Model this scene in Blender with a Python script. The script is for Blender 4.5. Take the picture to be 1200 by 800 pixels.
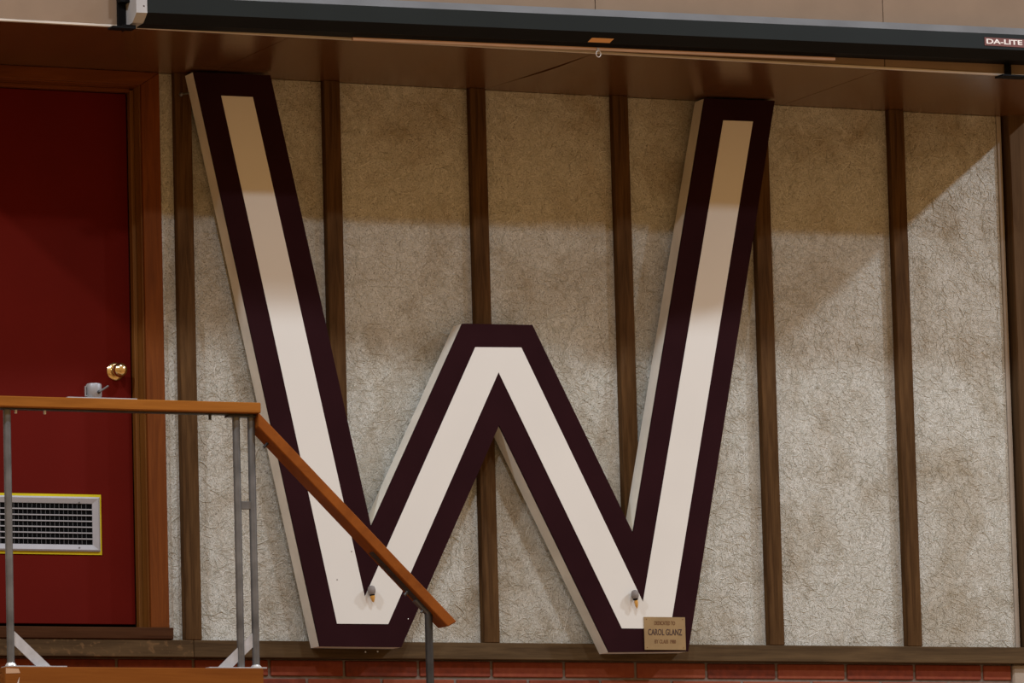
import bpy, bmesh, math, random
import numpy as np
from mathutils import Vector, Matrix

for o in list(bpy.data.objects): bpy.data.objects.remove(o)
SC = bpy.context.scene
COL = SC.collection
random.seed(7)

# ------------------------------------------------------------------ camera
# x runs along the wall, y points into the wall, z = 0 at the top of the sill rail
CAM = Vector((-8.1, -20.5005, -1.7456))
YAW, PIT, ROL, FPX = 0.432055, 0.128215, -0.026845, 6932.41
_f = Vector((math.sin(YAW)*math.cos(PIT), math.cos(YAW)*math.cos(PIT), math.sin(PIT)))
_r0 = Vector((math.cos(YAW), -math.sin(YAW), 0)); _u0 = _r0.cross(_f)
_r = math.cos(ROL)*_r0 + math.sin(ROL)*_u0
_u = -math.sin(ROL)*_r0 + math.cos(ROL)*_u0
cd = bpy.data.cameras.new('camera'); cam = bpy.data.objects.new('camera', cd); COL.objects.link(cam)
cd.sensor_fit = 'HORIZONTAL'; cd.sensor_width = 36; cd.lens = FPX*36/1200
cd.clip_start = .5; cd.clip_end = 200
m = Matrix((_r, _u, -_f)).transposed().to_4x4(); m.translation = CAM
cam.matrix_world = m
SC.camera = cam

def at(u, v, y):
    """pixel of the 1200x800 frame -> point on the wall-parallel plane at depth y"""
    d = _f + _r*((u-600)/FPX) + _u*((400-v)/FPX)
    return CAM + d*((y-CAM.y)/d.y)

# ------------------------------------------------------------------ light
SC.view_settings.view_transform = 'Standard'
SC.view_settings.look = 'None'
SC.view_settings.gamma = 1
SC.view_settings.use_curve_mapping = False
SC.view_settings.exposure = 0.0
w = bpy.data.worlds.new('gym_air'); SC.world = w; w.use_nodes = True
bg = w.node_tree.nodes['Background']
bg.inputs['Color'].default_value = (.30, .175, .070, 1)
bg.inputs['Strength'].default_value = 1.5

LAMP_Z = 5.75
def gym_lamp(x, y, p, col=(.72, .82, .97)):
    l = bpy.data.lights.new('gym_lamp', 'AREA'); l.shape = 'DISK'; l.size = .4
    l.energy = p; l.color = col
    o = bpy.data.objects.new('gym_lamp', l); COL.objects.link(o); o.location = (x, y, LAMP_Z)
for x, pA in ((-5.6, 440), (1.2, 200), (8.0, 540)):
    gym_lamp(x, -4.1, pA)
for x, pB in ((-2.2, 250), (8.0, 330)):
    gym_lamp(x, -7.1, pB)

# ------------------------------------------------------------------ materials
def lin(c):
    return tuple(((v/255)/12.92 if v/255 <= .04045 else ((v/255+.055)/1.055)**2.4) for v in c)
class NT:
    def __init__(s, name):
        s.m = bpy.data.materials.new(name); s.m.use_nodes = True
        s.t = s.m.node_tree; s.b = s.t.nodes['Principled BSDF']
    def n(s, typ, **kw):
        nd = s.t.nodes.new(typ)
        for k, v in kw.items():
            if k.startswith('i_'): nd.inputs[k[2:].replace('_', ' ')].default_value = v
            else: setattr(nd, k, v)
        return nd
    def l(s, a, b): s.t.links.new(a, b)
def coords(nt, scale=(1, 1, 1)):
    tc = nt.n('ShaderNodeTexCoord'); mp = nt.n('ShaderNodeMapping')
    mp.inputs['Scale'].default_value = scale
    nt.l(tc.outputs['Object'], mp.inputs['Vector']); return mp.outputs['Vector']
def ramp(nt, fac, stops):
    r = nt.n('ShaderNodeValToRGB'); cr = r.color_ramp
    while len(cr.elements) < len(stops): cr.elements.new(.5)
    for e, (p, c) in zip(cr.elements, stops): e.position = p; e.color = (*c, 1)
    nt.l(fac, r.inputs['Fac']); return r.outputs['Color']
def paint(name, c, rough=.5, spec=.4, metal=0., var=.12, sc=6., bump=.0, bsc=80.):
    nt = NT(name); b = nt.b
    v = coords(nt)
    no = nt.n('ShaderNodeTexNoise', i_Scale=sc, i_Detail=6.); nt.l(v, no.inputs['Vector'])
    c0 = tuple(x*(1-var) for x in c); c1 = tuple(min(1, x*(1+var)) for x in c)
    nt.l(ramp(nt, no.outputs['Fac'], [(.3, c0), (.7, c1)]), b.inputs['Base Color'])
    b.inputs['Roughness'].default_value = rough; b.inputs['Metallic'].default_value = metal
    b.inputs['Specular IOR Level'].default_value = spec
    if bump:
        n2 = nt.n('ShaderNodeTexNoise', i_Scale=bsc, i_Detail=4.); nt.l(v, n2.inputs['Vector'])
        bp = nt.n('ShaderNodeBump', i_Strength=bump, i_Distance=.004); nt.l(n2.outputs['Fac'], bp.inputs['Height'])
        nt.l(bp.outputs['Normal'], b.inputs['Normal'])
    return nt.m
def wood(name, c0, c1, axis='z', rough=.5, spec=.35, grain=28., knots=False):
    nt = NT(name); b = nt.b
    s = {'x': (1.2, 18, 18), 'z': (18, 18, 1.2), 'y': (18, 1.2, 18), 'd': (6, 6, 6)}[axis]
    v = coords(nt, s)
    no = nt.n('ShaderNodeTexNoise', i_Scale=grain/18, i_Detail=8., i_Distortion=1.2); nt.l(v, no.inputs['Vector'])
    n2 = nt.n('ShaderNodeTexNoise', i_Scale=grain/3, i_Detail=5.); nt.l(v, n2.inputs['Vector'])
    mx = nt.n('ShaderNodeMath', operation='MULTIPLY_ADD'); mx.inputs[1].default_value = .35
    nt.l(n2.outputs['Fac'], mx.inputs[0]); nt.l(no.outputs['Fac'], mx.inputs[2])
    nt.l(ramp(nt, mx.outputs[0], [(.42, c0), (.85, c1)]), b.inputs['Base Color'])
    b.inputs['Roughness'].default_value = rough; b.inputs['Specular IOR Level'].default_value = spec
    bp = nt.n('ShaderNodeBump', i_Strength=.15, i_Distance=.002); nt.l(mx.outputs[0], bp.inputs['Height'])
    nt.l(bp.outputs['Normal'], b.inputs['Normal'])
    return nt.m
M = {}
M['batten'] = wood('stained_batten', (.033, .0142, .0042), (.108, .054, .019), 'z', .65, .06)
M['rail'] = wood('stained_rail', (.045, .025, .010), (.105, .063, .027), 'x', .6, .12)
def worn():
    m_ = wood('worn_rail', (.045, .025, .010), (.105, .063, .027), 'x', .6, .12)
    t = m_.node_tree; b = t.nodes['Principled BSDF']; src = b.inputs['Base Color'].links[0].from_socket
    tc = t.nodes.new('ShaderNodeTexCoord'); n = t.nodes.new('ShaderNodeTexNoise'); n.inputs['Scale'].default_value = 26; n.inputs['Detail'].default_value = 6; n.inputs['Distortion'].default_value = 1.5
    t.links.new(tc.outputs['Object'], n.inputs['Vector'])
    r = t.nodes.new('ShaderNodeValToRGB'); r.color_ramp.elements[0].position = .57; r.color_ramp.elements[1].position = .68
    t.links.new(n.outputs['Fac'], r.inputs['Fac'])
    mx = t.nodes.new('ShaderNodeMix'); mx.data_type = 'RGBA'
    t.links.new(r.outputs['Color'], mx.inputs['Factor']); t.links.new(src, mx.inputs['A']); mx.inputs['B'].default_value = (.15, .085, .036, 1)
    t.links.new(mx.outputs['Result'], b.inputs['Base Color']); return m_
M['worn_rail'] = worn()
M['sill'] = wood('worn_sill', (.036, .0125, .0048), (.066, .026, .010), 'x', .7, .05)
M['casing'] = wood('orange_casing', (.095, .023, .0030), (.165, .044, .0065), 'z', .5, .12)
M['casing_x'] = wood('orange_casing_head', (.095, .023, .0030), (.165, .044, .0065), 'x', .5, .12)
M['jamb'] = wood('ochre_jamb', (.13, .045, .006), (.20, .080, .013), 'z', .45)
M['door'] = paint('red_door_paint', (.104, .0060, .0032), .6, .05, 0, .07, 3, .03, 60)
M['handrail'] = wood('orange_handrail', (.20, .064, .0055), (.30, .105, .012), 'x', .5, .15)
M['landing'] = wood('orange_landing', (.155, .044, .0045), (.205, .064, .008), 'x', .6, .1)
M['soffit'] = wood('brown_soffit', (.088, .033, .0105), (.122, .048, .016), 'y', .24, .5, 12)
M['fascia'] = paint('beige_fascia', (.235, .165, .108), .6, .15, 0, .08, 5, .05, 120)
M['cream_trim'] = paint('cream_trim', (.55, .49, .41), .5)
M['maroon'] = paint('maroon_paint', (.0215, .0062, .0075), .7, .03, 0, .12, 4, .04, 150)
M['edge_strip'] = paint('strip_paint', (.40, .345, .275), .6, .2, 0, .1, 8)
M['white'] = paint('off_white_paint', (.70, .675, .605), .5, .15, 0, .03, 2)
M['cream_side'] = paint('cream_edge_paint', (.74, .69, .58), .55, .2, 0, .10, 8)
M['steel'] = paint('galvanised_steel', (.15, .152, .15), .45, .5, .6, .45, 9)
M['strap'] = paint('zinc_strap', (.45, .455, .46), .5, .4, .3, .12, 30)
M['dark_steel'] = paint('dark_steel', (.05, .05, .05), .45, .5, .6, .2, 30)
M['bolt'] = paint('bright_bolt', (.75, .76, .74), .35, .5, .6, .1, 50)
M['alu'] = paint('vent_aluminium', (.37, .365, .37), .5, .3, .2, .05, 20)
M['fin'] = paint('dull_fins', (.16, .16, .16), .6, .2)
M['yellow'] = paint('yellow_gasket', (.60, .50, .012), .5, .2)
M['black'] = paint('black_metal', (.004, .004, .004), .6, .08)
M['cavity'] = paint('dark_cavity', (.004, .004, .004), .95, .02)
M['brass'] = paint('polished_brass', (.80, .63, .33), .20, .5, 1., .04, 30)
M['plaque'] = paint('brass_plaque', (.36, .26, .135), .42, .5, .6, .14, 12)
M['ink'] = paint('engraved_ink', (.045, .022, .02), .7)
M['ink_brown'] = paint('engraved_brown_ink', (.14, .06, .02), .7)
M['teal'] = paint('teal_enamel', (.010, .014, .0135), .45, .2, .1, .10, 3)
M['teal_shade'] = paint('shaded_teal_underside', (.006, .006, .006), .6, .1)  # case colour darkened to paint in the shade on its underside
M['silver'] = paint('grey_cap_plastic', (.38, .37, .35), .5, .2)
M['bar'] = paint('tan_bar', (.48, .30, .18), .5)
M['tag'] = paint('orange_tag', (.62, .30, .09), .5)
M['badge'] = paint('badge_red', (.16, .055, .045), .5)
M['badge_text'] = paint('badge_letters', (.85, .80, .74), .5)
M['mortar'] = paint('mortar', (.19, .15, .122), .9, .1, 0, .15, 40, .4, 90)
M['cream_block'] = paint('cream_plaster', (.36, .29, .22), .8, .2, 0, .1, 12, .3, 60)
M['column'] = wood('column_board', (.060, .032, .014), (.105, .060, .028), 'z', .7, .05)
M['grey_can'] = paint('grey_can', (.30, .30, .305), .45, .4, .3, .08, 30)
M['bulb_grey'] = paint('socket_grey', (.22, .19, .17), .6)
M['amber'] = paint('amber_glass', (.62, .32, .07), .25, .6)
M['floor'] = wood('gym_floor_maple', (.42, .24, .10), (.55, .34, .16), 'x', .4)
M['concrete'] = paint('walkway_concrete', (.30, .24, .18), .8)
nt = NT('clear_ring'); nt.b.inputs['Base Color'].default_value = (.8, .76, .7, 1)
nt.b.inputs['Roughness'].default_value = .3; nt.b.inputs['Transmission Weight'].default_value = .5; M['ring'] = nt.m

def brick_mat():
    nt = NT('red_brick'); b = nt.b
    oi = nt.n('ShaderNodeObjectInfo')
    v = coords(nt)
    no = nt.n('ShaderNodeTexNoise', i_Scale=35., i_Detail=8.); nt.l(v, no.inputs['Vector'])
    mx = nt.n('ShaderNodeMath', operation='MULTIPLY_ADD'); mx.inputs[1].default_value = .45
    nt.l(oi.outputs['Random'], mx.inputs[0])
    m2 = nt.n('ShaderNodeMath', operation='MULTIPLY'); m2.inputs[1].default_value = .7
    nt.l(no.outputs['Fac'], m2.inputs[0]); nt.l(m2.outputs[0], mx.inputs[2])
    nt.l(ramp(nt, mx.outputs[0], [(.2, (.11, .026, .015)), (.5, (.205, .042, .019)), (.8, (.255, .064, .027))]), b.inputs['Base Color'])
    b.inputs['Roughness'].default_value = .8; b.inputs['Specular IOR Level'].default_value = .2
    bp = nt.n('ShaderNodeBump', i_Strength=.4, i_Distance=.003); nt.l(no.outputs['Fac'], bp.inputs['Height'])
    nt.l(bp.outputs['Normal'], b.inputs['Normal']); return nt.m
M['brick'] = brick_mat()
def soil(nt, col, v):
    """irregular brown soiling of the old boards, spread over the whole wall"""
    n = nt.n('ShaderNodeTexNoise', i_Scale=2.6, i_Detail=9., i_Roughness=.68, i_Distortion=.5); nt.l(v, n.inputs['Vector'])
    g = ramp(nt, n.outputs['Fac'], [(.46, (.93, .925, .92)), (.70, (.64, .56, .46))])
    mx = nt.n('ShaderNodeMix', data_type='RGBA', blend_type='MULTIPLY'); mx.inputs['Factor'].default_value = 1
    nt.l(col, mx.inputs['A']); nt.l(g, mx.inputs['B']); return mx.outputs['Result']
def wcoords(nt):
    return nt.n('ShaderNodeNewGeometry').outputs['Position']
def fibre_board():
    nt = NT('wood_wool_board'); b = nt.b
    v = coords(nt)
    fine = nt.n('ShaderNodeTexNoise', i_Scale=170., i_Detail=5., i_Distortion=2.5); nt.l(v, fine.inputs['Vector'])
    a = ramp(nt, fine.outputs['Fac'], [(.36, (.13, .11, .075)), (.46, (.56, .55, .47)), (.64, (.76, .75, .68))])
    nt.l(soil(nt, a, wcoords(nt)), b.inputs['Base Color'])
    b.inputs['Roughness'].default_value = .9; b.inputs['Specular IOR Level'].default_value = .1
    bp = nt.n('ShaderNodeBump', i_Strength=.55, i_Distance=.004); nt.l(fine.outputs['Fac'], bp.inputs['Height'])
    nt.l(bp.outputs['Normal'], b.inputs['Normal']); return nt.m
M['fibre'] = fibre_board()
def strand_mat():
    nt = NT('wood_wool_strand'); b = nt.b
    ge = nt.n('ShaderNodeNewGeometry')
    rc = ramp(nt, ge.outputs['Random Per Island'], [(0, (.40, .39, .31)), (.2, (.55, .54, .45)), (.85, (.66, .65, .57)), (1, (.84, .83, .76))])
    nt.l(soil(nt, rc, ge.outputs['Position']), b.inputs['Base Color'])
    b.inputs['Roughness'].default_value = .8; b.inputs['Specular IOR Level'].default_value = .15
    return nt.m
M['strand'] = strand_mat()

# ------------------------------------------------------------------ builders
WL = {}                                     # world position of every parent
def wl(o): return WL.get(o.name, Vector((0, 0, 0))) if o else Vector((0, 0, 0))
def props(o, label=None, cat=None, group=None, kind=None):
    if label: o['label'] = label
    if cat: o['category'] = cat
    if group: o['group'] = group
    if kind: o['kind'] = kind
    return o
def root(name, loc, label=None, cat=None, group=None, kind=None, parent=None):
    o = bpy.data.objects.new(name, None); COL.objects.link(o); o.empty_display_size = .1
    o.location = Vector(loc) - wl(parent); o.parent = parent; WL[o.name] = Vector(loc)
    return props(o, label, cat, group, kind)
def mk(name, bm, mat, parent=None, smooth=False, origin=None, **pr):
    """bm is in world coordinates"""
    bmesh.ops.recalc_face_normals(bm, faces=bm.faces)
    if origin is None:
        lo = Vector([min(v.co[i] for v in bm.verts) for i in range(3)]); hi = Vector([max(v.co[i] for v in bm.verts) for i in range(3)])
        origin = Vector(((lo.x+hi.x)/2, (lo.y+hi.y)/2, lo.z))
    origin = Vector(origin)
    bmesh.ops.translate(bm, verts=bm.verts, vec=-origin)
    me = bpy.data.meshes.new(name); bm.to_mesh(me); bm.free()
    for mm in (mat if isinstance(mat, (list, tuple)) else [mat]): me.materials.append(M[mm])
    if smooth:
        for p in me.polygons: p.use_smooth = True
        try: me.set_sharp_from_angle(angle=math.radians(40))
        except Exception: pass
    o = bpy.data.objects.new(name, me); COL.objects.link(o)
    o.location = origin - wl(parent); o.parent = parent; WL[o.name] = origin
    return props(o, **pr)
def box(x0, x1, y0, y1, z0, z1, bev=0., bm=None):
    b2 = bmesh.new()
    vs = [b2.verts.new(p) for p in ((x0,y0,z0),(x1,y0,z0),(x1,y1,z0),(x0,y1,z0),(x0,y0,z1),(x1,y0,z1),(x1,y1,z1),(x0,y1,z1))]
    for f in ((0,3,2,1),(4,5,6,7),(0,1,5,4),(1,2,6,5),(2,3,7,6),(3,0,4,7)): b2.faces.new([vs[i] for i in f])
    if bev: bmesh.ops.bevel(b2, geom=b2.edges[:], offset=bev, segments=1, affect='EDGES')
    return merge(bm, b2)
def merge(bm, b2):
    if bm is None: return b2
    me = bpy.data.meshes.new('tmp'); b2.to_mesh(me); b2.free(); bm.from_mesh(me); bpy.data.meshes.remove(me); return bm
def prism(pts, y0, y1, bm=None, bev=0.):
    """polygon of (x,z) points, extruded in y"""
    b2 = bmesh.new()
    a = [b2.verts.new((p[0], y0, p[1])) for p in pts]; c = [b2.verts.new((p[0], y1, p[1])) for p in pts]
    n = len(pts)
    fs = [b2.faces.new(a), b2.faces.new(c[::-1])]
    for i in range(n): b2.faces.new([a[i], c[i], c[(i+1)%n], a[(i+1)%n]])
    if bev: bmesh.ops.bevel(b2, geom=[e for f in fs[:1] for e in f.edges], offset=bev, segments=1, affect='EDGES')
    bmesh.ops.triangulate(b2, faces=[f for f in b2.faces if len(f.verts) > 4])
    return merge(bm, b2)
def xprism(pts, x0, x1, bm=None, f0=None):
    """profile of (y,z) points, extruded in x; z may be shifted along x by f0(x)"""
    f0 = f0 or (lambda x: 0)
    b2 = bmesh.new()
    a = [b2.verts.new((x0, p[0], p[1]+f0(x0))) for p in pts]; c = [b2.verts.new((x1, p[0], p[1]+f0(x1))) for p in pts]
    n = len(pts); b2.faces.new(a); b2.faces.new(c[::-1])
    for i in range(n): b2.faces.new([a[i], c[i], c[(i+1)%n], a[(i+1)%n]])
    return merge(bm, b2)
def tube(p0, p1, r, seg=14, r1=None, bm=None):
    p0, p1 = Vector(p0), Vector(p1); d = p1-p0
    b2 = bmesh.new()
    bmesh.ops.create_cone(b2, cap_ends=True, segments=seg, radius1=r, radius2=r if r1 is None else r1, depth=d.length)
    mt = d.to_track_quat('Z', 'Y').to_matrix().to_4x4(); mt.translation = (p0+p1)/2
    bmesh.ops.transform(b2, matrix=mt, verts=b2.verts); return merge(bm, b2)
def lathe(prof, p, d, seg=24, bm=None):
    """prof = [(r, h)], axis d from p"""
    b2 = bmesh.new(); rings = []
    for r, h in prof:
        rings.append([b2.verts.new((max(r, 1e-5)*math.cos(2*math.pi*k/seg), max(r, 1e-5)*math.sin(2*math.pi*k/seg), h)) for k in range(seg)])
    for a, c in zip(rings, rings[1:]):
        for k in range(seg): b2.faces.new([a[k], a[(k+1)%seg], c[(k+1)%seg], c[k]])
    b2.faces.new(rings[0][::-1]); b2.faces.new(rings[-1])
    mt = Vector(d).normalized().to_track_quat('Z', 'Y').to_matrix().to_4x4(); mt.translation = Vector(p)
    bmesh.ops.transform(b2, matrix=mt, verts=b2.verts); return merge(bm, b2)
def ring(c, R, r, axis, seg=24, sub=8):
    b2 = bmesh.new(); vs = []
    for i in range(seg):
        a = 2*math.pi*i/seg
        vs.append([b2.verts.new(((R+r*math.cos(2*math.pi*j/sub))*math.cos(a), (R+r*math.cos(2*math.pi*j/sub))*math.sin(a), r*math.sin(2*math.pi*j/sub))) for j in range(sub)])
    for i in range(seg):
        for j in range(sub):
            b2.faces.new([vs[i][j], vs[(i+1)%seg][j], vs[(i+1)%seg][(j+1)%sub], vs[i][(j+1)%sub]])
    mt = Vector(axis).normalized().to_track_quat('Z', 'Y').to_matrix().to_4x4(); mt.translation = Vector(c)
    bmesh.ops.transform(b2, matrix=mt, verts=b2.verts); return b2
def text(name, s, size, origin, xdir, zdir, mat, parent, width=None, depth=.0006, bold=0.):
    cu = bpy.data.curves.new('tmp', 'FONT'); cu.body = s; cu.size = size; cu.align_x = 'CENTER'; cu.align_y = 'CENTER'
    cu.extrude = depth; cu.offset = bold; cu.resolution_u = 3
    o = bpy.data.objects.new('tmp', cu); COL.objects.link(o)
    dg = bpy.context.evaluated_depsgraph_get(); dg.update()
    me = bpy.data.meshes.new_from_object(o.evaluated_get(dg))
    bpy.data.objects.remove(o); bpy.data.curves.remove(cu)
    bm = bmesh.new(); bm.from_mesh(me); bpy.data.meshes.remove(me)
    if width:
        xs = [v.co.x for v in bm.verts]; k = width/(max(xs)-min(xs))
        for v in bm.verts: v.co.x *= k
    xd, zd = Vector(xdir).normalized(), Vector(zdir).normalized(); nd = xd.cross(zd)
    mt = Matrix((xd, zd, nd)).transposed().to_4x4(); mt.translation = Vector(origin)
    bmesh.ops.transform(bm, matrix=mt, verts=bm.verts)
    return mk(name, bm, mat, parent)

# ------------------------------------------------------------------ setting
H = 2.1412; S = .6096; BW = .0654; T = .038; RH = .0651
FLOOR_Z = -3.35; WALK_Z = -.93; LAND_Z = -.185
XL, XR = -1.33, 3.66; SD = .853                          # soffit ends and depth
FIB0, FIB1 = -.088, 3.521
mk('floor', box(-16, 22, -26, .35, FLOOR_Z-.2, FLOOR_Z), 'floor', kind='structure')
mk('floor_walkway', box(-6, 8, -1.75, 0, WALK_Z-.18, WALK_Z), 'concrete', kind='structure')

# wall_back: solid core with the door opening, carrying boards, battens and rail
bm = box(-.15, 3.55, .03, .25, -.066, H+.6)
box(-6, -1.13, .03, .25, -.066, H+.6, 0, bm)
box(-1.13, -.15, .14, .25, -.066, H+.6, 0, bm)
wb = mk('wall_back', bm, 'cavity', kind='structure', origin=(0, 0, -.066))
edges = [FIB0] + [k*S for k in range(6)] + [FIB1]
for a, b in zip(edges, edges[1:]):
    mk('fibre_board', box(a+.001, b-.001, 0, .03, 0, H, .002), 'fibre', wb)
mk('fibre_board', box(-2.4, -1.20, 0, .03, 0, H), 'fibre', wb)
for k in range(6):
    mk('batten', box(k*S-BW/2, k*S+BW/2, -T, 0, 0, H, .0025), 'batten', wb)
mk('sill_rail', box(-.0005, 3.75, -T, .03, -RH, 0, .003), 'rail', wb)
mk('sill_rail', box(-2.4, -.0015, -T, .03, -RH, 0, .003), 'worn_rail', wb, label='scuffed end of the rail with pale chips')
mk('edge_strip', box(FIB1, FIB1+.019, -.006, .03, 0, H, .002), 'edge_strip', wb)

# loose strands of the wood-wool boards
rng = np.random.default_rng(3)
def strands(n, x0, x1, z0, z1, seg=5):
    L = rng.uniform(.018, .060, n); wd = rng.uniform(.0004, .0010, n); a0 = rng.uniform(0, 2*np.pi, n)
    kap = rng.normal(0, 24, n); kk = rng.normal(0, 200, n)
    x = rng.uniform(x0+.01, x1-.01, n); z = rng.uniform(z0+.01, z1-.01, n); y = -rng.uniform(.0002, .0022, n)
    tl = rng.normal(0, .5, n)
    V = np.zeros((n, seg+1, 2, 3)); ds = L/seg; a = a0.copy()
    for i in range(seg+1):
        nx, nz = -np.sin(a), np.cos(a)
        for j, sg in enumerate((-1, 1)):
            V[:, i, j, 0] = np.clip(x+sg*wd*nx, x0, x1); V[:, i, j, 2] = np.clip(z+sg*wd*nz, z0, z1)
            V[:, i, j, 1] = y+sg*wd*tl
        x = x+ds*np.cos(a); z = z+ds*np.sin(a); a = a+kap*ds+kk*ds*ds*(i-seg/2)*4
    idx = np.arange(n*(seg+1)*2).reshape(n, seg+1, 2)
    F = np.stack([idx[:, :-1, 0], idx[:, 1:, 0], idx[:, 1:, 1], idx[:, :-1, 1]], -1).reshape(-1, 4)
    return V.reshape(-1, 3), F
for a, b in zip(edges, edges[1:]):
    if a < 0: x0, x1 = a+.001, -BW/2
    else: x0, x1 = a+BW/2, (b-BW/2 if b < 3.5 else b-.002)
    V, F = strands(int((x1-x0)*2.14*5500), x0, x1, .0, H)
    me = bpy.data.meshes.new('wood_wool_strands'); me.from_pydata(V.tolist(), [], F.tolist()); me.materials.append(M['strand'])
    o = bpy.data.objects.new('wood_wool_strands', me); COL.objects.link(o); o.parent = wb; o.location = -wl(wb); o['kind'] = 'stuff'

# wall_base: mortar body with bricks, cream block at its end
base = mk('wall_base', box(-2.4, 3.50, .006, .25, FLOOR_Z, -.066), 'mortar', kind='structure', origin=(0, 0, FLOOR_Z))
BP, CP = .3050, .0690
bme = None; k0 = 0
for c in range(5):
    z1 = -.0690-c*CP; z0 = z1-CP+.0095
    off = .011+(BP/2 if c % 2 else 0)
    n = 0
    x = off-BP*4
    while x < 3.49:
        a, b = x+.0055, min(x+BP-.0055, 3.497)
        if b-a > .03:
            full = abs((b-a)-(BP-.011)) < 1e-4
            if full and bme:
                o = bpy.data.objects.new('brick', bme); COL.objects.link(o)
                o.location = Vector(((a+b)/2, 0, z0)) - wl(base) + Vector((0, random.uniform(-.0015, .001), random.uniform(-.0008, .0008))); o.parent = base
            else:
                o = mk('brick', box(a, b, 0, .05, z0, z1-.0005, .003), 'brick', base, origin=((a+b)/2, 0, z0))
                if full: bme = o.data
        x += BP
mk('wall_block', box(3.50, 4.6, -.012, .25, FLOOR_Z, -.0660, .006), 'cream_block', kind='structure')
col = mk('wall_column', box(3.553, 4.6, -.046, .25, .0, H+.6, .004), 'column', kind='structure')

# ceiling: the low soffit over the door and wall, in panels
sf = mk('ceiling', box(XL, XR, -SD+.004, .03, H+.0125, H+.09), 'cavity', kind='structure')
PJ = [XL, .105, 1.335, 2.555, XR]
for i, (a, b) in enumerate(zip(PJ, PJ[1:])):
    # the joint by the pull ring runs a little askew and its panel edge hangs open
    skew = {1.335: (-.075, .010)}
    wa = a+skew.get(a, (0, 0))[0]; wbk = b+skew.get(b, (0, 0))[0]
    g = .0015
    b2 = bmesh.new(); N = 10; lo = []; hi = []
    for j in range(N+1):
        t = j/N; y = -SD+(SD-.0005)*t
        xa = a+(wa-a)*t+g; xb = b+(wbk-b)*t-g
        if a == 1.335: xa += .020*math.sin(math.pi*min(1, t*1.15))**2*(t < .87)
        if b == 1.335: xb += .004*math.sin(math.pi*t)
        lo.append([b2.verts.new((xa, y, H)), b2.verts.new((xb, y, H))]); hi.append([b2.verts.new((xa, y, H+.012)), b2.verts.new((xb, y, H+.012))])
    for j in range(N):
        b2.faces.new([lo[j][0], lo[j+1][0], lo[j+1][1], lo[j][1]]); b2.faces.new([hi[j][0], hi[j][1], hi[j+1][1], hi[j+1][0]])
        b2.faces.new([lo[j][0], hi[j][0], hi[j+1][0], lo[j+1][0]]); b2.faces.new([lo[j][1], lo[j+1][1], hi[j+1][1], hi[j][1]])
    b2.faces.new([lo[0][0], lo[0][1], hi[0][1], hi[0][0]]); b2.faces.new([lo[N][1], lo[N][0], hi[N][0], hi[N][1]])
    mk('soffit_panel', b2, 'soffit', sf)
# wall_upper: the fascia above the soffit, in panels, with a cream edge trim
wu = mk('wall_upper', box(XL, XR, -SD+.0045, -SD+.15, H+.09, H+1.6), 'cavity', kind='structure')
for a, b in zip(PJ, PJ[1:]):
    mk('fascia_panel', box(a+.0015, b-.0015, -SD-.010, -SD+.0035, H+.006, H+1.6, .001), 'fascia', wu)
mk('edge_trim', box(XL, XR, -SD-.014, -SD, H-.003, H+.0055, .001), 'cream_trim', wu)

# ------------------------------------------------------------------ door
DX0, DX1, DY = -1.097, -.183, .085
dr = root('door_1', (-.64, .05, 0), kind='structure')
leaf = mk('door_leaf', box(DX0, DX1, DY, DY+.045, .066, 2.072, .002), 'door', dr)
JX0, JX1 = -1.114, -.166
for s, x in ((1, JX1), (-1, JX0)):
    mk('jamb', box(min(x, x+s*.016), max(x, x+s*.016), -.004, .135, .045, 2.10, .001), 'jamb', dr)
    mk('door_stop', box(min(x, x-s*.015), max(x, x-s*.015), .050, .084, .045, 2.082, .002), 'jamb', dr)
mk('jamb', box(JX0, JX1, -.004, .135, 2.087, 2.10, .001), 'casing_x', dr)
mk('door_stop', box(JX0+.015, JX1-.015, .050, .084, 2.073, 2.087, .002), 'casing_x', dr)
for s, x in ((1, JX1), (-1, JX0)):
    a, b = x+s*.004, x+s*.077
    pts = [(a, .046), (b, .046), (b, H-.001), (a, 2.091)]
    mk('casing', prism(pts, -.020, -.0045, None, .002), 'casing', dr)
mk('casing', prism([(JX0-.004, 2.0915), (JX1+.004, 2.0915), (JX1+.076, H-.001), (JX0-.076, H-.001)], -.020, -.0045, None, .002), 'casing_x', dr)
mk('sill', box(-1.2, -.082, -.042, .135, .001, .0455, .003), 'sill', dr)
# knob
kp = at(138.5, 434, DY-.03); kp.y = DY
kn = mk('knob', lathe([(.012, 0), (.012, .022), (.020, .028), (.0265, .038), (.0275, .048), (.024, .058), (.014, .064), (.001, .0655)], (kp.x, DY-.004, kp.z), (0, -1, 0), 28), 'brass', dr, smooth=True, label='polished brass door knob')
mk('rose', lathe([(.034, 0), (.034, .003), (.029, .007), (.014, .0085)], (kp.x, DY-.0002, kp.z), (0, -1, 0), 32), 'brass', kn, smooth=True)
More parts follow.
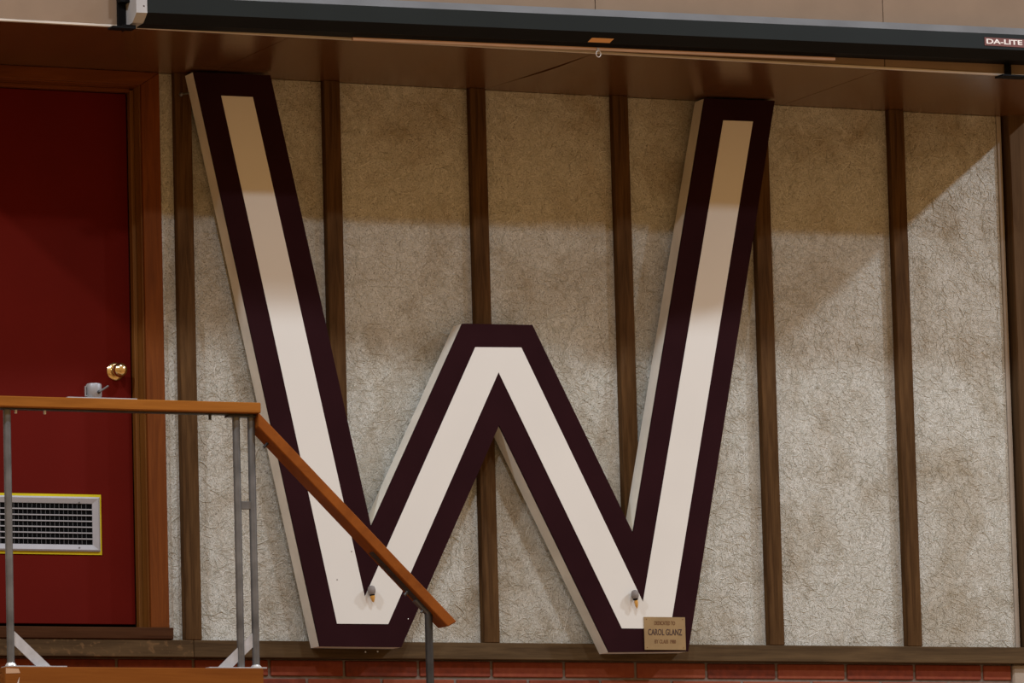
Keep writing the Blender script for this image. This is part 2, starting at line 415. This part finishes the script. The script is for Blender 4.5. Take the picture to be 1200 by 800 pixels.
# vent grille
vr = at(118, 580, DY); vb = at(118, 650, DY)
VX1, VZ1, VZ0 = vr.x, vr.z+.001, vb.z-.001; VX0 = DX0+(DX1-VX1)
ve = mk('vent', box(VX0, VX1, DY-.004, DY-.0002, VZ0, VZ1, .001), 'yellow', dr, label='aluminium vent grille with yellow edge')
fx0, fx1, fz0, fz1 = VX0+.007, VX1-.009, VZ0+.012, VZ1-.010
ix0, ix1, iz0, iz1 = fx0+.034, fx1-.029, fz0+.025, fz1-.025
def frame(o, i, yo, yi):
    """mitred frame sloping from outer to inner edge"""
    b2 = bmesh.new()
    O = [(o[0], o[2]), (o[1], o[2]), (o[1], o[3]), (o[0], o[3])]; I = [(i[0], i[2]), (i[1], i[2]), (i[1], i[3]), (i[0], i[3])]
    q = .006
    Oi = [(o[0]+q, o[2]+q), (o[1]-q, o[2]+q), (o[1]-q, o[3]-q), (o[0]+q, o[3]-q)]
    R = [[b2.verts.new((x, y, z)) for x, z in L] for L, y in ((O, DY-.0045), (O, yo+.003), (Oi, yo), (I, yi), (I, DY-.0045))]
    for A, B in zip(R, R[1:]):
        for k in range(4): b2.faces.new([A[k], A[(k+1) % 4], B[(k+1) % 4], B[k]])
    return b2
mk('vent_frame', frame((fx0, fx1, fz0, fz1), (ix0, ix1, iz0, iz1), DY-.014, DY-.009), 'alu', ve)
mk('vent_back', box(ix0, ix1, DY-.0048, DY-.0042, iz0, iz1), 'cavity', ve)
for k in range(6):
    z = iz1-(iz1-iz0)*(k+1)/7
    mk('louver', box(ix0, ix1, DY-.0095, DY-.0075, z-.0022, z+.0022), 'alu', ve)
for k in range(1, int((ix1-ix0)/.0178)):
    x = ix1-k*.0178-.006
    mk('fin', box(x-.0005, x+.0005, DY-.0066, DY-.0052, iz0, iz1), 'fin', ve)
for u, v in ((93, 588.5), (93, 641.5)):
    p = at(u, v, DY-.012); mk('screw', tube((p.x, DY-.0115, p.z), (p.x, DY-.0145, p.z), .0028, 8), 'steel', ve)

# ------------------------------------------------------------------ letter W sign
WY = -.127
P2 = lambda l, y: [(at(u, v, y).x, at(u, v, y).z) for u, v in l]
outer = P2([(227, 84.3), (317, 88.2), (435, 617), (542, 379), (624, 380.5), (742, 624.5), (826, 115.3), (908, 118), (806.5, 763), (714, 764), (585, 498), (470.5, 758), (375, 757)], WY)
outer = [(x, min(z, H-.003)) for x, z in outer]
inner = P2([(259.3, 112), (296.3, 113.6), (427.6, 699), (557, 406.6), (611, 407), (753.5, 705), (847.6, 141), (882.4, 142.3), (785.5, 736.5), (728.7, 736), (584.3, 436), (455, 731), (395, 730.5)], WY-.002)
ws = root('letter_sign', (1.24, -.08, -.04), 'giant maroon letter W with off white stripe, mounted on the battens of the wall', 'sign')
mk('letter_body', prism(outer, -T-.0005, WY+.010), 'cream_side', ws)
mk('letter_face', prism(outer, WY+.0098, WY, None, .0), 'maroon', ws, label='maroon painted face of the letter')
mk('letter_stripe', prism(inner, WY-.0002, WY-.0022), 'white', ws, label='off white stripe along the letter')
# two small lamps in the crotches of the stripe
for (u, v), tip in (((435, 691.5), .0), ((743.6, 696.5), 1)):
    p = at(u, v, WY-.02); p.y = WY-.020
    lb = mk('socket', lathe([(.004, 0), (.0115, .004), (.0150, .014), (.0150, .022), (.0125, .030), (.010, .034)], (p.x, p.y, p.z+.018), (.10, 0, -1), 20), 'bulb_grey', ws, smooth=True, label='grey lamp socket with amber tip')
    mk('socket_arm', tube((p.x, WY-.002, p.z+.004), (p.x, p.y, p.z+.004), .006, 10), 'bulb_grey', lb)
    q = (p.x+.003, p.y, p.z-.015)
    mk('collar', lathe([(.0105, 0), (.0095, .005), (.006, .007)], q, (.1, 0, -1), 18), 'black', lb, smooth=True)
    if tip: mk('amber_tip', lathe([(.0065, 0), (.0075, .010), (.006, .022), (.001, .034)], (q[0]+.002, q[1], q[2]-.005), (.12, 0, -1), 14), 'amber', lb, smooth=True)
    else: mk('amber_tip', lathe([(.0095, 0), (.009, .008), (.005, .020), (.002, .025)], (q[0]+.001, q[1], q[2]-.005), (.16, 0, -1), 14), 'amber', lb, smooth=True)
# eye bolt at the top of the left leg, screws on the face and under the foot
e0 = at(221, 109, -.075); e1 = at(213.5, 110.5, -.085)
mk('eye_bolt', tube(e0, e1, .0035, 8, None, lathe([(.001, 0), (.0075, .001), (.0090, .005), (.007, .010), (.001, .012)], e1, (-1, -.1, 0), 12)), 'steel', ws, smooth=True)
for u, v in ((478.5, 725), (395, 679), (412, 646)):
    p = at(u, v, WY-.002); mk('screw', lathe([(.0022, 0), (.0020, .0010), (.0005, .0014)], (p.x, WY-(.0001 if u > 450 else .0022), p.z), (0, -1, 0), 8), 'bolt' if u > 450 else 'ink', ws)
for u, v in ((428.7, 763.5), (443, 763)):
    p = at(u, v, -T-.004); mk('screw', lathe([(.0035, 0), (.003, .002), (.0005, .003)], (p.x, -T, p.z), (0, -1, 0), 8), 'bolt', ws)
# plaque on the right foot
a, b = at(754.5, 722.5, WY-.006), at(804, 761.5, WY-.006)
PLY = WY-.0062
pq = mk('plaque', box(a.x, b.x, PLY, WY-.0024, b.z, a.z, .0008), 'plaque', ws, label='small brass dedication plaque with engraved lettering')
cx = (a.x+b.x)/2; ph = a.z-b.z; pw = b.x-a.x
for s, f, wdt, hh, mt in (('DEDICATED TO', .81, .50, .021, 'ink_brown'), ('CAROL GLANZ', .53, .82, .034, 'ink'), ('BY CLASS 1980', .25, .51, .020, 'ink_brown')):
    text('lettering', s, hh, (cx, PLY-.0004, b.z+ph*f), (1, 0, 0), (0, 0, 1), mt, pq, width=pw*wdt, bold=.0002)
for sx in (.06, .94):
    for sz in (.07, .93):
        mk('pin', lathe([(.0022, 0), (.0016, .001), (.0003, .0013)], (a.x+pw*sx, PLY+.0001, b.z+ph*sz), (0, -1, 0), 8), 'ink_brown', pq)

# ------------------------------------------------------------------ projection screen case
tilt = .0122
zt = lambda x: tilt*(x-1.29)
sx0 = at(172, 10, -.972).x; sx1 = 3.30
sc = root('projection_screen', (1.4, -.92, 2.17), 'long teal metal roll-up screen case hung along the beige fascia', 'screen')
YB, YF = -SD-.016, -.972
prof = [(YB, 2.300), (-.938, 2.2905), (YF, 2.2585), (YF, 2.1985), (-.938, 2.164), (YB, 2.160)]
bm = xprism(prof, sx0, sx1, None, zt)
bm.faces.ensure_lookup_table()
bmesh.ops.recalc_face_normals(bm, faces=bm.faces)
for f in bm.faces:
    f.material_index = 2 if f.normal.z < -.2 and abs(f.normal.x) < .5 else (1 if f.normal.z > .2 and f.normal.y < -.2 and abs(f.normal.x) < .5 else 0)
M['teal_lit'] = paint('lit_teal_top_edge', (.16, .17, .175), .4, .4, .2)  # lamp light from above painted into the case's upper chamfer
mk('case', bm, ['teal', 'teal_lit', 'teal_shade'], sc)
capp = [(YB, 2.304), (-.936, 2.295), (YF-.005, 2.262), (YF-.005, 2.196), (-.936, 2.166), (YB, 2.163)]
xprism_cap = xprism(capp, sx0-.042, sx0-.0002, None, zt)
mk('end_cap', xprism_cap, 'silver', sc, label='grey plastic end cap')
mk('end_cap', xprism(capp, sx1+.0002, sx1+.042, None, zt), 'silver', sc)
p = at(170, 7, YF-.006); mk('cap_screw', lathe([(.003, 0), (.002, .0015), (.0004, .002)], (p.x-.004, YF-.005, p.z), (0, -1, 0), 8), 'ink', sc)
# hanging brackets hooking under the soffit
for bx in (sx0-.060, at(1172, 89, -.91).x+.060):
    z0 = H-.012
    if bx > 2:                              # this one passes behind the case, only its hook shows
        bmk = box(bx-.016, bx+.014, YB+.0005, YB+.0018, z0+.002, 2.30, 0)
        box(bx-.060, bx+.060, YB-.060, YB+.0018, z0-.004, z0+.003, .001, bmk)
        mk('bracket', bmk, 'black', sc); continue
    bmk = box(bx-.016, bx+.014, YB-.010, YB+.0015, z0+.002, 2.40+zt(bx), .001)
    box(bx-.020, bx+.030, YB-.070, YB, z0, z0+.006, .001, bmk)
    box(bx-.060, bx+.030, YB-.070, YB-.02, z0-.008, z0-.0002, .001, bmk)
    box(bx-.018, bx+.018, YB-.045, YB-.0102, 2.245+zt(bx), 2.40+zt(bx), .001, bmk)
    tube((bx, YB-.014, z0-.011), (bx, YB-.014, z0-.001), .004, 8, None, bmk)
    mk('bracket', bmk, 'black', sc)
bx0, bx1 = at(413, 42, -.905).x, at(978, 69, -.905).x
BZ = lambda x: zt(x)
bb = mk('bottom_bar', xprism([(-.911, 2.141), (-.911, 2.1515), (-.896, 2.1525), (-.896, 2.141)], bx0, bx1, None, BZ), 'bar', sc, label='tan bottom bar of the rolled screen')
# orange tag on the shade-darkened underside of the case
t0, t1 = at(689.5, 52.5, -.945).x, at(720, 48, -.957).x
def und(x, s, d=.0006):                     # point on the sloping underside face, s = 0 front edge .. 1 rear edge
    y = YF+(-.938-YF)*s; z = 2.1985+(2.164-2.1985)*s
    return Vector((x, y-d*.766, z-d*.643+zt(x)))
b2 = bmesh.new()
vs = [b2.verts.new(und(x, s, d)) for d in (.0002, .0012) for x, s in ((t0, .96), (t1-.012, .96), (t1, .56), (t0+.012, .56))]
b2.faces.new(vs[:4]); b2.faces.new(vs[4:][::-1])
for k in range(4): b2.faces.new([vs[k], vs[(k+1) % 4], vs[4+(k+1) % 4], vs[4+k]])
mk('tag', b2, 'tag', sc, label='orange paper tag')
pr = at(700.3, 63.5, -.906)
mk('pull_ring', ring((pr.x, -.914, pr.z), .012, .0016, (.35, -1, -.1)), 'ring', sc, smooth=True, label='clear plastic pull ring')
mk('pull_tab', box(pr.x-.005, pr.x+.005, -.9145, -.9112, pr.z+.008, 2.150, .0005), 'silver', sc)
# maker's badge
g0, g1 = at(1153.5, 46, YF).x, at(1201, 46, YF).x
gz = (at(1170, 49.5, YF).z)
bdg = mk('badge', box(g0, g1, YF-.002, YF-.0001, gz-.0155, gz+.0165, .0004), 'badge', sc, label='dark red maker badge with white letters')
text('lettering', 'DA-LITE', .026, ((g0+g1)/2-.004, YF-.0026, gz+.001), (1, 0, tilt), (0, 0, 1), 'badge_text', bdg, width=(g1-g0)*.88, bold=.0006)

# ------------------------------------------------------------------ landing and steps
RY = -1.0                                   # centre line of the railing
LX0, LX1, LYF = -1.111, -.1385, -1.052
ld = root('stair_landing', ((LX0+LX1)/2, -.55, WALK_Z), 'orange brown wooden landing outside the red door, under the railing', 'landing')
mk('front_board', box(LX0, LX1, LYF, LYF+.036, LAND_Z-.24, LAND_Z, .003), 'landing', ld)
mk('back_board', box(LX0, LX1, -.04, -.004, LAND_Z-.24, LAND_Z-.02, .003), 'landing', ld)
mk('side_board', box(LX0, LX0+.036, LYF+.037, -.041, LAND_Z-.24, LAND_Z-.02, .003), 'landing', ld)
mk('side_board', box(LX1-.036, LX1, LYF+.037, -.041, LAND_Z-.24, LAND_Z-.02, .003), 'landing', ld)
for k in range(7):
    y0 = LYF+.038+k*.1405; mk('deck_plank', box(LX0+.002, LX1-.002, y0, y0+.138, LAND_Z-.0195, LAND_Z-.0005, .002), 'landing', ld)
for x in (LX0+.04, LX1-.125):
    for y in (LYF+.04, -.14): mk('leg', box(x, x+.085, y, y+.085, WALK_Z, LAND_Z-.02, .003), 'landing', ld)
for x, y, z, sx, sz in ((LX0+.021, LYF-.0005, LAND_Z-.0195, .021, .008),):
    pass
# the chipped corner of the front board
c0 = LX0; zt0 = LAND_Z
mk('chipped_edge', prism([(c0+.003, zt0-.024), (c0+.056, zt0-.022), (c0+.050, zt0-.007), (c0+.003, zt0-.005)], LYF-.0008, LYF+.001), 'bar', ld)
mk('chipped_edge', prism([(c0+.044, zt0-.058), (c0+.050, zt0-.058), (c0+.053, zt0-.036)], LYF-.0008, LYF+.001), 'cream_trim', ld)
# steps down along the wall
NS = 4; rise = (LAND_Z-WALK_Z)/NS; run = .185
for k in range(NS-1):
    z1 = LAND_Z-rise*(k+1); x0 = LX1+.002+run*k
    mk('tread', box(x0, x0+run+.02, LYF+.040, -.045, z1-.03, z1, .003), 'landing', ld)
for y in (LYF, -.043):
    pts = [(LX1+.001, LAND_Z-.09)]
    pts += [(LX1+.001+run*(NS-1)+.05, WALK_Z+.10), (LX1+.001+run*(NS-1)+.05, WALK_Z+.001), (LX1+.001+run*(NS-1)-.15, WALK_Z+.001), (LX1+.001, LAND_Z-.30)]
    mk('stringer', prism(pts, y, y+.038), 'landing', ld)

# ------------------------------------------------------------------ railing
rg = root('stair_railing', (-.45, RY, LAND_Z), 'orange wooden handrail on grey steel posts beside the landing and steps', 'railing')
z_t = .767; TH = .038; HD = .0445
mk('top_rail', box(-1.30, -.1235, RY-HD, RY+HD, z_t-TH, z_t, .003), 'handrail', rg)
s0 = at(306, 486, RY-HD); s1 = at(535.4, 728, RY-HD)
sl = (s1-s0); sl.y = 0; L = sl.length; d = sl.normalized(); nrm = Vector((d.z, 0, -d.x))  # pointing down-left
if nrm.z > 0: nrm = -nrm
def slope_box(a, b, w0, w1, y0, y1, cut=0., lead=0.):
    """bar along the slope from distance a to b, w measured perpendicular downwards"""
    q = []
    for s_, w_ in ((a, w0), (b, w0), (b-cut, w1), (a+lead, w1)):
        pnt = Vector((s0.x, 0, s0.z))+d*s_+nrm*w_; q.append((pnt.x, pnt.z))
    return prism(q, y0, y1, None, .0)
sb = slope_box(-.012, L, 0, TH, RY-HD, RY+HD, .012, .034)
bmesh.ops.bevel(sb, geom=sb.edges[:], offset=.003, segments=1, affect='EDGES')
M['handrail_slope'] = wood('orange_handrail_slope', (.165, .042, .0035), (.24, .066, .007), 'd', .5, .15)
mk('stair_rail', sb, 'handrail_slope', rg)
# flat steel bars under the wood
mk('flat_bar', box(-1.26, -.165, RY-.017, RY+.017, z_t-TH-.005, z_t-TH-.0003, .001), 'dark_steel', rg)
mk('flat_bar', slope_box(L*.62, L-.10, TH+.0003, TH+.0045, RY-.017, RY+.017), 'dark_steel', rg)
def post(u, vtop, x_, z0, z1, r=.0135, mat='steel'):
    return mk('post', tube((x_, RY, z0), (x_, RY, z1), r, 18), mat, rg, smooth=True)
xp0 = at(8, 480, RY).x; xp1 = at(281, 650, RY).x-.004; xp2 = at(298, 650, RY).x-.002; xp3 = at(503, 755, RY).x
zu = z_t-TH-.0055
p0 = post(0, 0, xp0, LAND_Z+.0085, zu)
p1 = post(0, 0, xp1, LAND_Z+.0045, zu)
p2 = post(0, 0, xp2, LAND_Z+.0085, zu+.004)
zslope = lambda x: s0.z+(x-s0.x)*d.z/d.x - (TH+.005)/d.x
p3 = post(0, 0, xp3, LAND_Z-rise*3-.001, zslope(xp3)+.012, .0145, 'dark_steel')
mk('post_foot', lathe([(.020, 0), (.020, .004), (.0146, .012), (.0140, .013)], (xp0, RY, LAND_Z+.0045), (0, 0, 1), 18), 'bolt', p0, smooth=True)
mk('post_foot', lathe([(.020, 0), (.020, .004), (.0146, .010), (.0140, .011)], (xp2, RY, LAND_Z+.0045), (0, 0, 1), 18), 'bolt', p2, smooth=True)
zc = at(288, 592, RY).z
mk('link_bar', box(xp1+.010, xp2-.010, RY-.008, RY+.008, zc-.014, zc+.014, .001), 'steel', rg)
# base plates and slanted straps
for xa, xb in ((xp0-.026, xp0+.195), (xp2-.195, xp2+.026)):
    mk('base_plate', box(xa, xb, RY-.040, RY+.030, LAND_Z+.0002, LAND_Z+.0045, .001), 'strap', rg)
def strap(xpost, sgn):
    z1 = at(20, 742, RY).z; xf = xpost+sgn*.145
    q = [(xpost+sgn*.012, z1+.016), (xpost+sgn*.012, z1-.026), (xf-sgn*.036, LAND_Z+.0046), (xf+sgn*.022, LAND_Z+.0046), (xf+sgn*.004, LAND_Z+.018)]
    q = [(xpost+sgn*.011, z1+.010), (xpost+sgn*.011, z1-.040), (xf-sgn*.050, LAND_Z+.0046), (xf+sgn*.004, LAND_Z+.0046)]
    mk('strap', prism(q, RY-.004, RY+.002), 'strap', rg)
strap(xp0, 1); strap(xp2, -1)
# bolts under the rails
def hang_bolt(p, dr_, ln=.016, r=.005, mat='bolt'):
    mk('bolt', tube(p, Vector(p)+Vector(dr_)*ln, r, 10, None), mat, rg, smooth=True)
for u, v in ((18.5, 478), (52.5, 480.5)):
    p = at(u, v, RY); hang_bolt((p.x, RY, zu+.0004), (0, 0, -1), .013, .0048)
p = at(246, 488, RY); hang_bolt((p.x, RY, zu+.0004), (0, 0, -1), .018, .0055, 'dark_steel')
for u in (307.5, 472, 491):
    x = at(u, 690 if u > 400 else 520, RY).x
    pp = Vector((x+.020, RY, zslope(x+.020)+.004)); hang_bolt(pp, nrm, .020, .0052, 'dark_steel' if u < 400 else 'steel')
mk('saddle', box(xp1-.036, xp2+.016, RY-.02, RY+.02, zu-.0065, zu-.0002, .001), 'dark_steel', rg)
mk('weld_saddle', slope_box((xp3-s0.x)/d.x-.030, (xp3-s0.x)/d.x+.045, TH+.0046, TH+.0125, RY-.012, RY+.012), 'steel', rg)

# ------------------------------------------------------------------ canister and plate on the handrail
pl0, pl1 = at(76, 465.5, RY).x, at(157.5, 468.5, RY).x
mk('flat_plate', box(pl0, pl1, RY-.030, RY+.035, z_t+.0002, z_t+.0045, .001), 'strap', None,
   label='thin pale metal plate lying on the handrail under the canister', cat='plate')
xc = at(110, 458, RY).x; zb = z_t+.0047; ch = .053
cn = root('canister', (xc, RY, zb), 'small grey metal canister with a lever, standing on the handrail plate', 'canister')
mk('can_body', lathe([(.026, 0), (.0275, .002), (.0275, ch-.005), (.0255, ch-.0015), (.020, ch), (.001, ch)], (xc, RY, zb), (0, 0, 1), 32), 'grey_can', cn, smooth=True)
hb = box(xc-.034, xc-.0305, RY-.006, RY+.004, zb+.006, zb+.043, .001)
box(xc-.0315, xc-.022, RY-.006, RY+.004, zb+.039, zb+.043, 0, hb); box(xc-.0315, xc-.022, RY-.006, RY+.004, zb+.006, zb+.010, 0, hb)
mk('side_loop', hb, 'grey_can', cn)
lv = mk('lever', tube((xc+.009, RY-.033, zb+.020), (xc+.040, RY-.040, zb+.041), .0034, 10), 'steel', cn, smooth=True)
mk('lever_pivot', lathe([(.0065, 0), (.0065, .006), (.004, .009), (.0005, .010)], (xc+.009, RY-.026, zb+.020), (0, -1, 0), 14), 'dark_steel', lv, smooth=True)
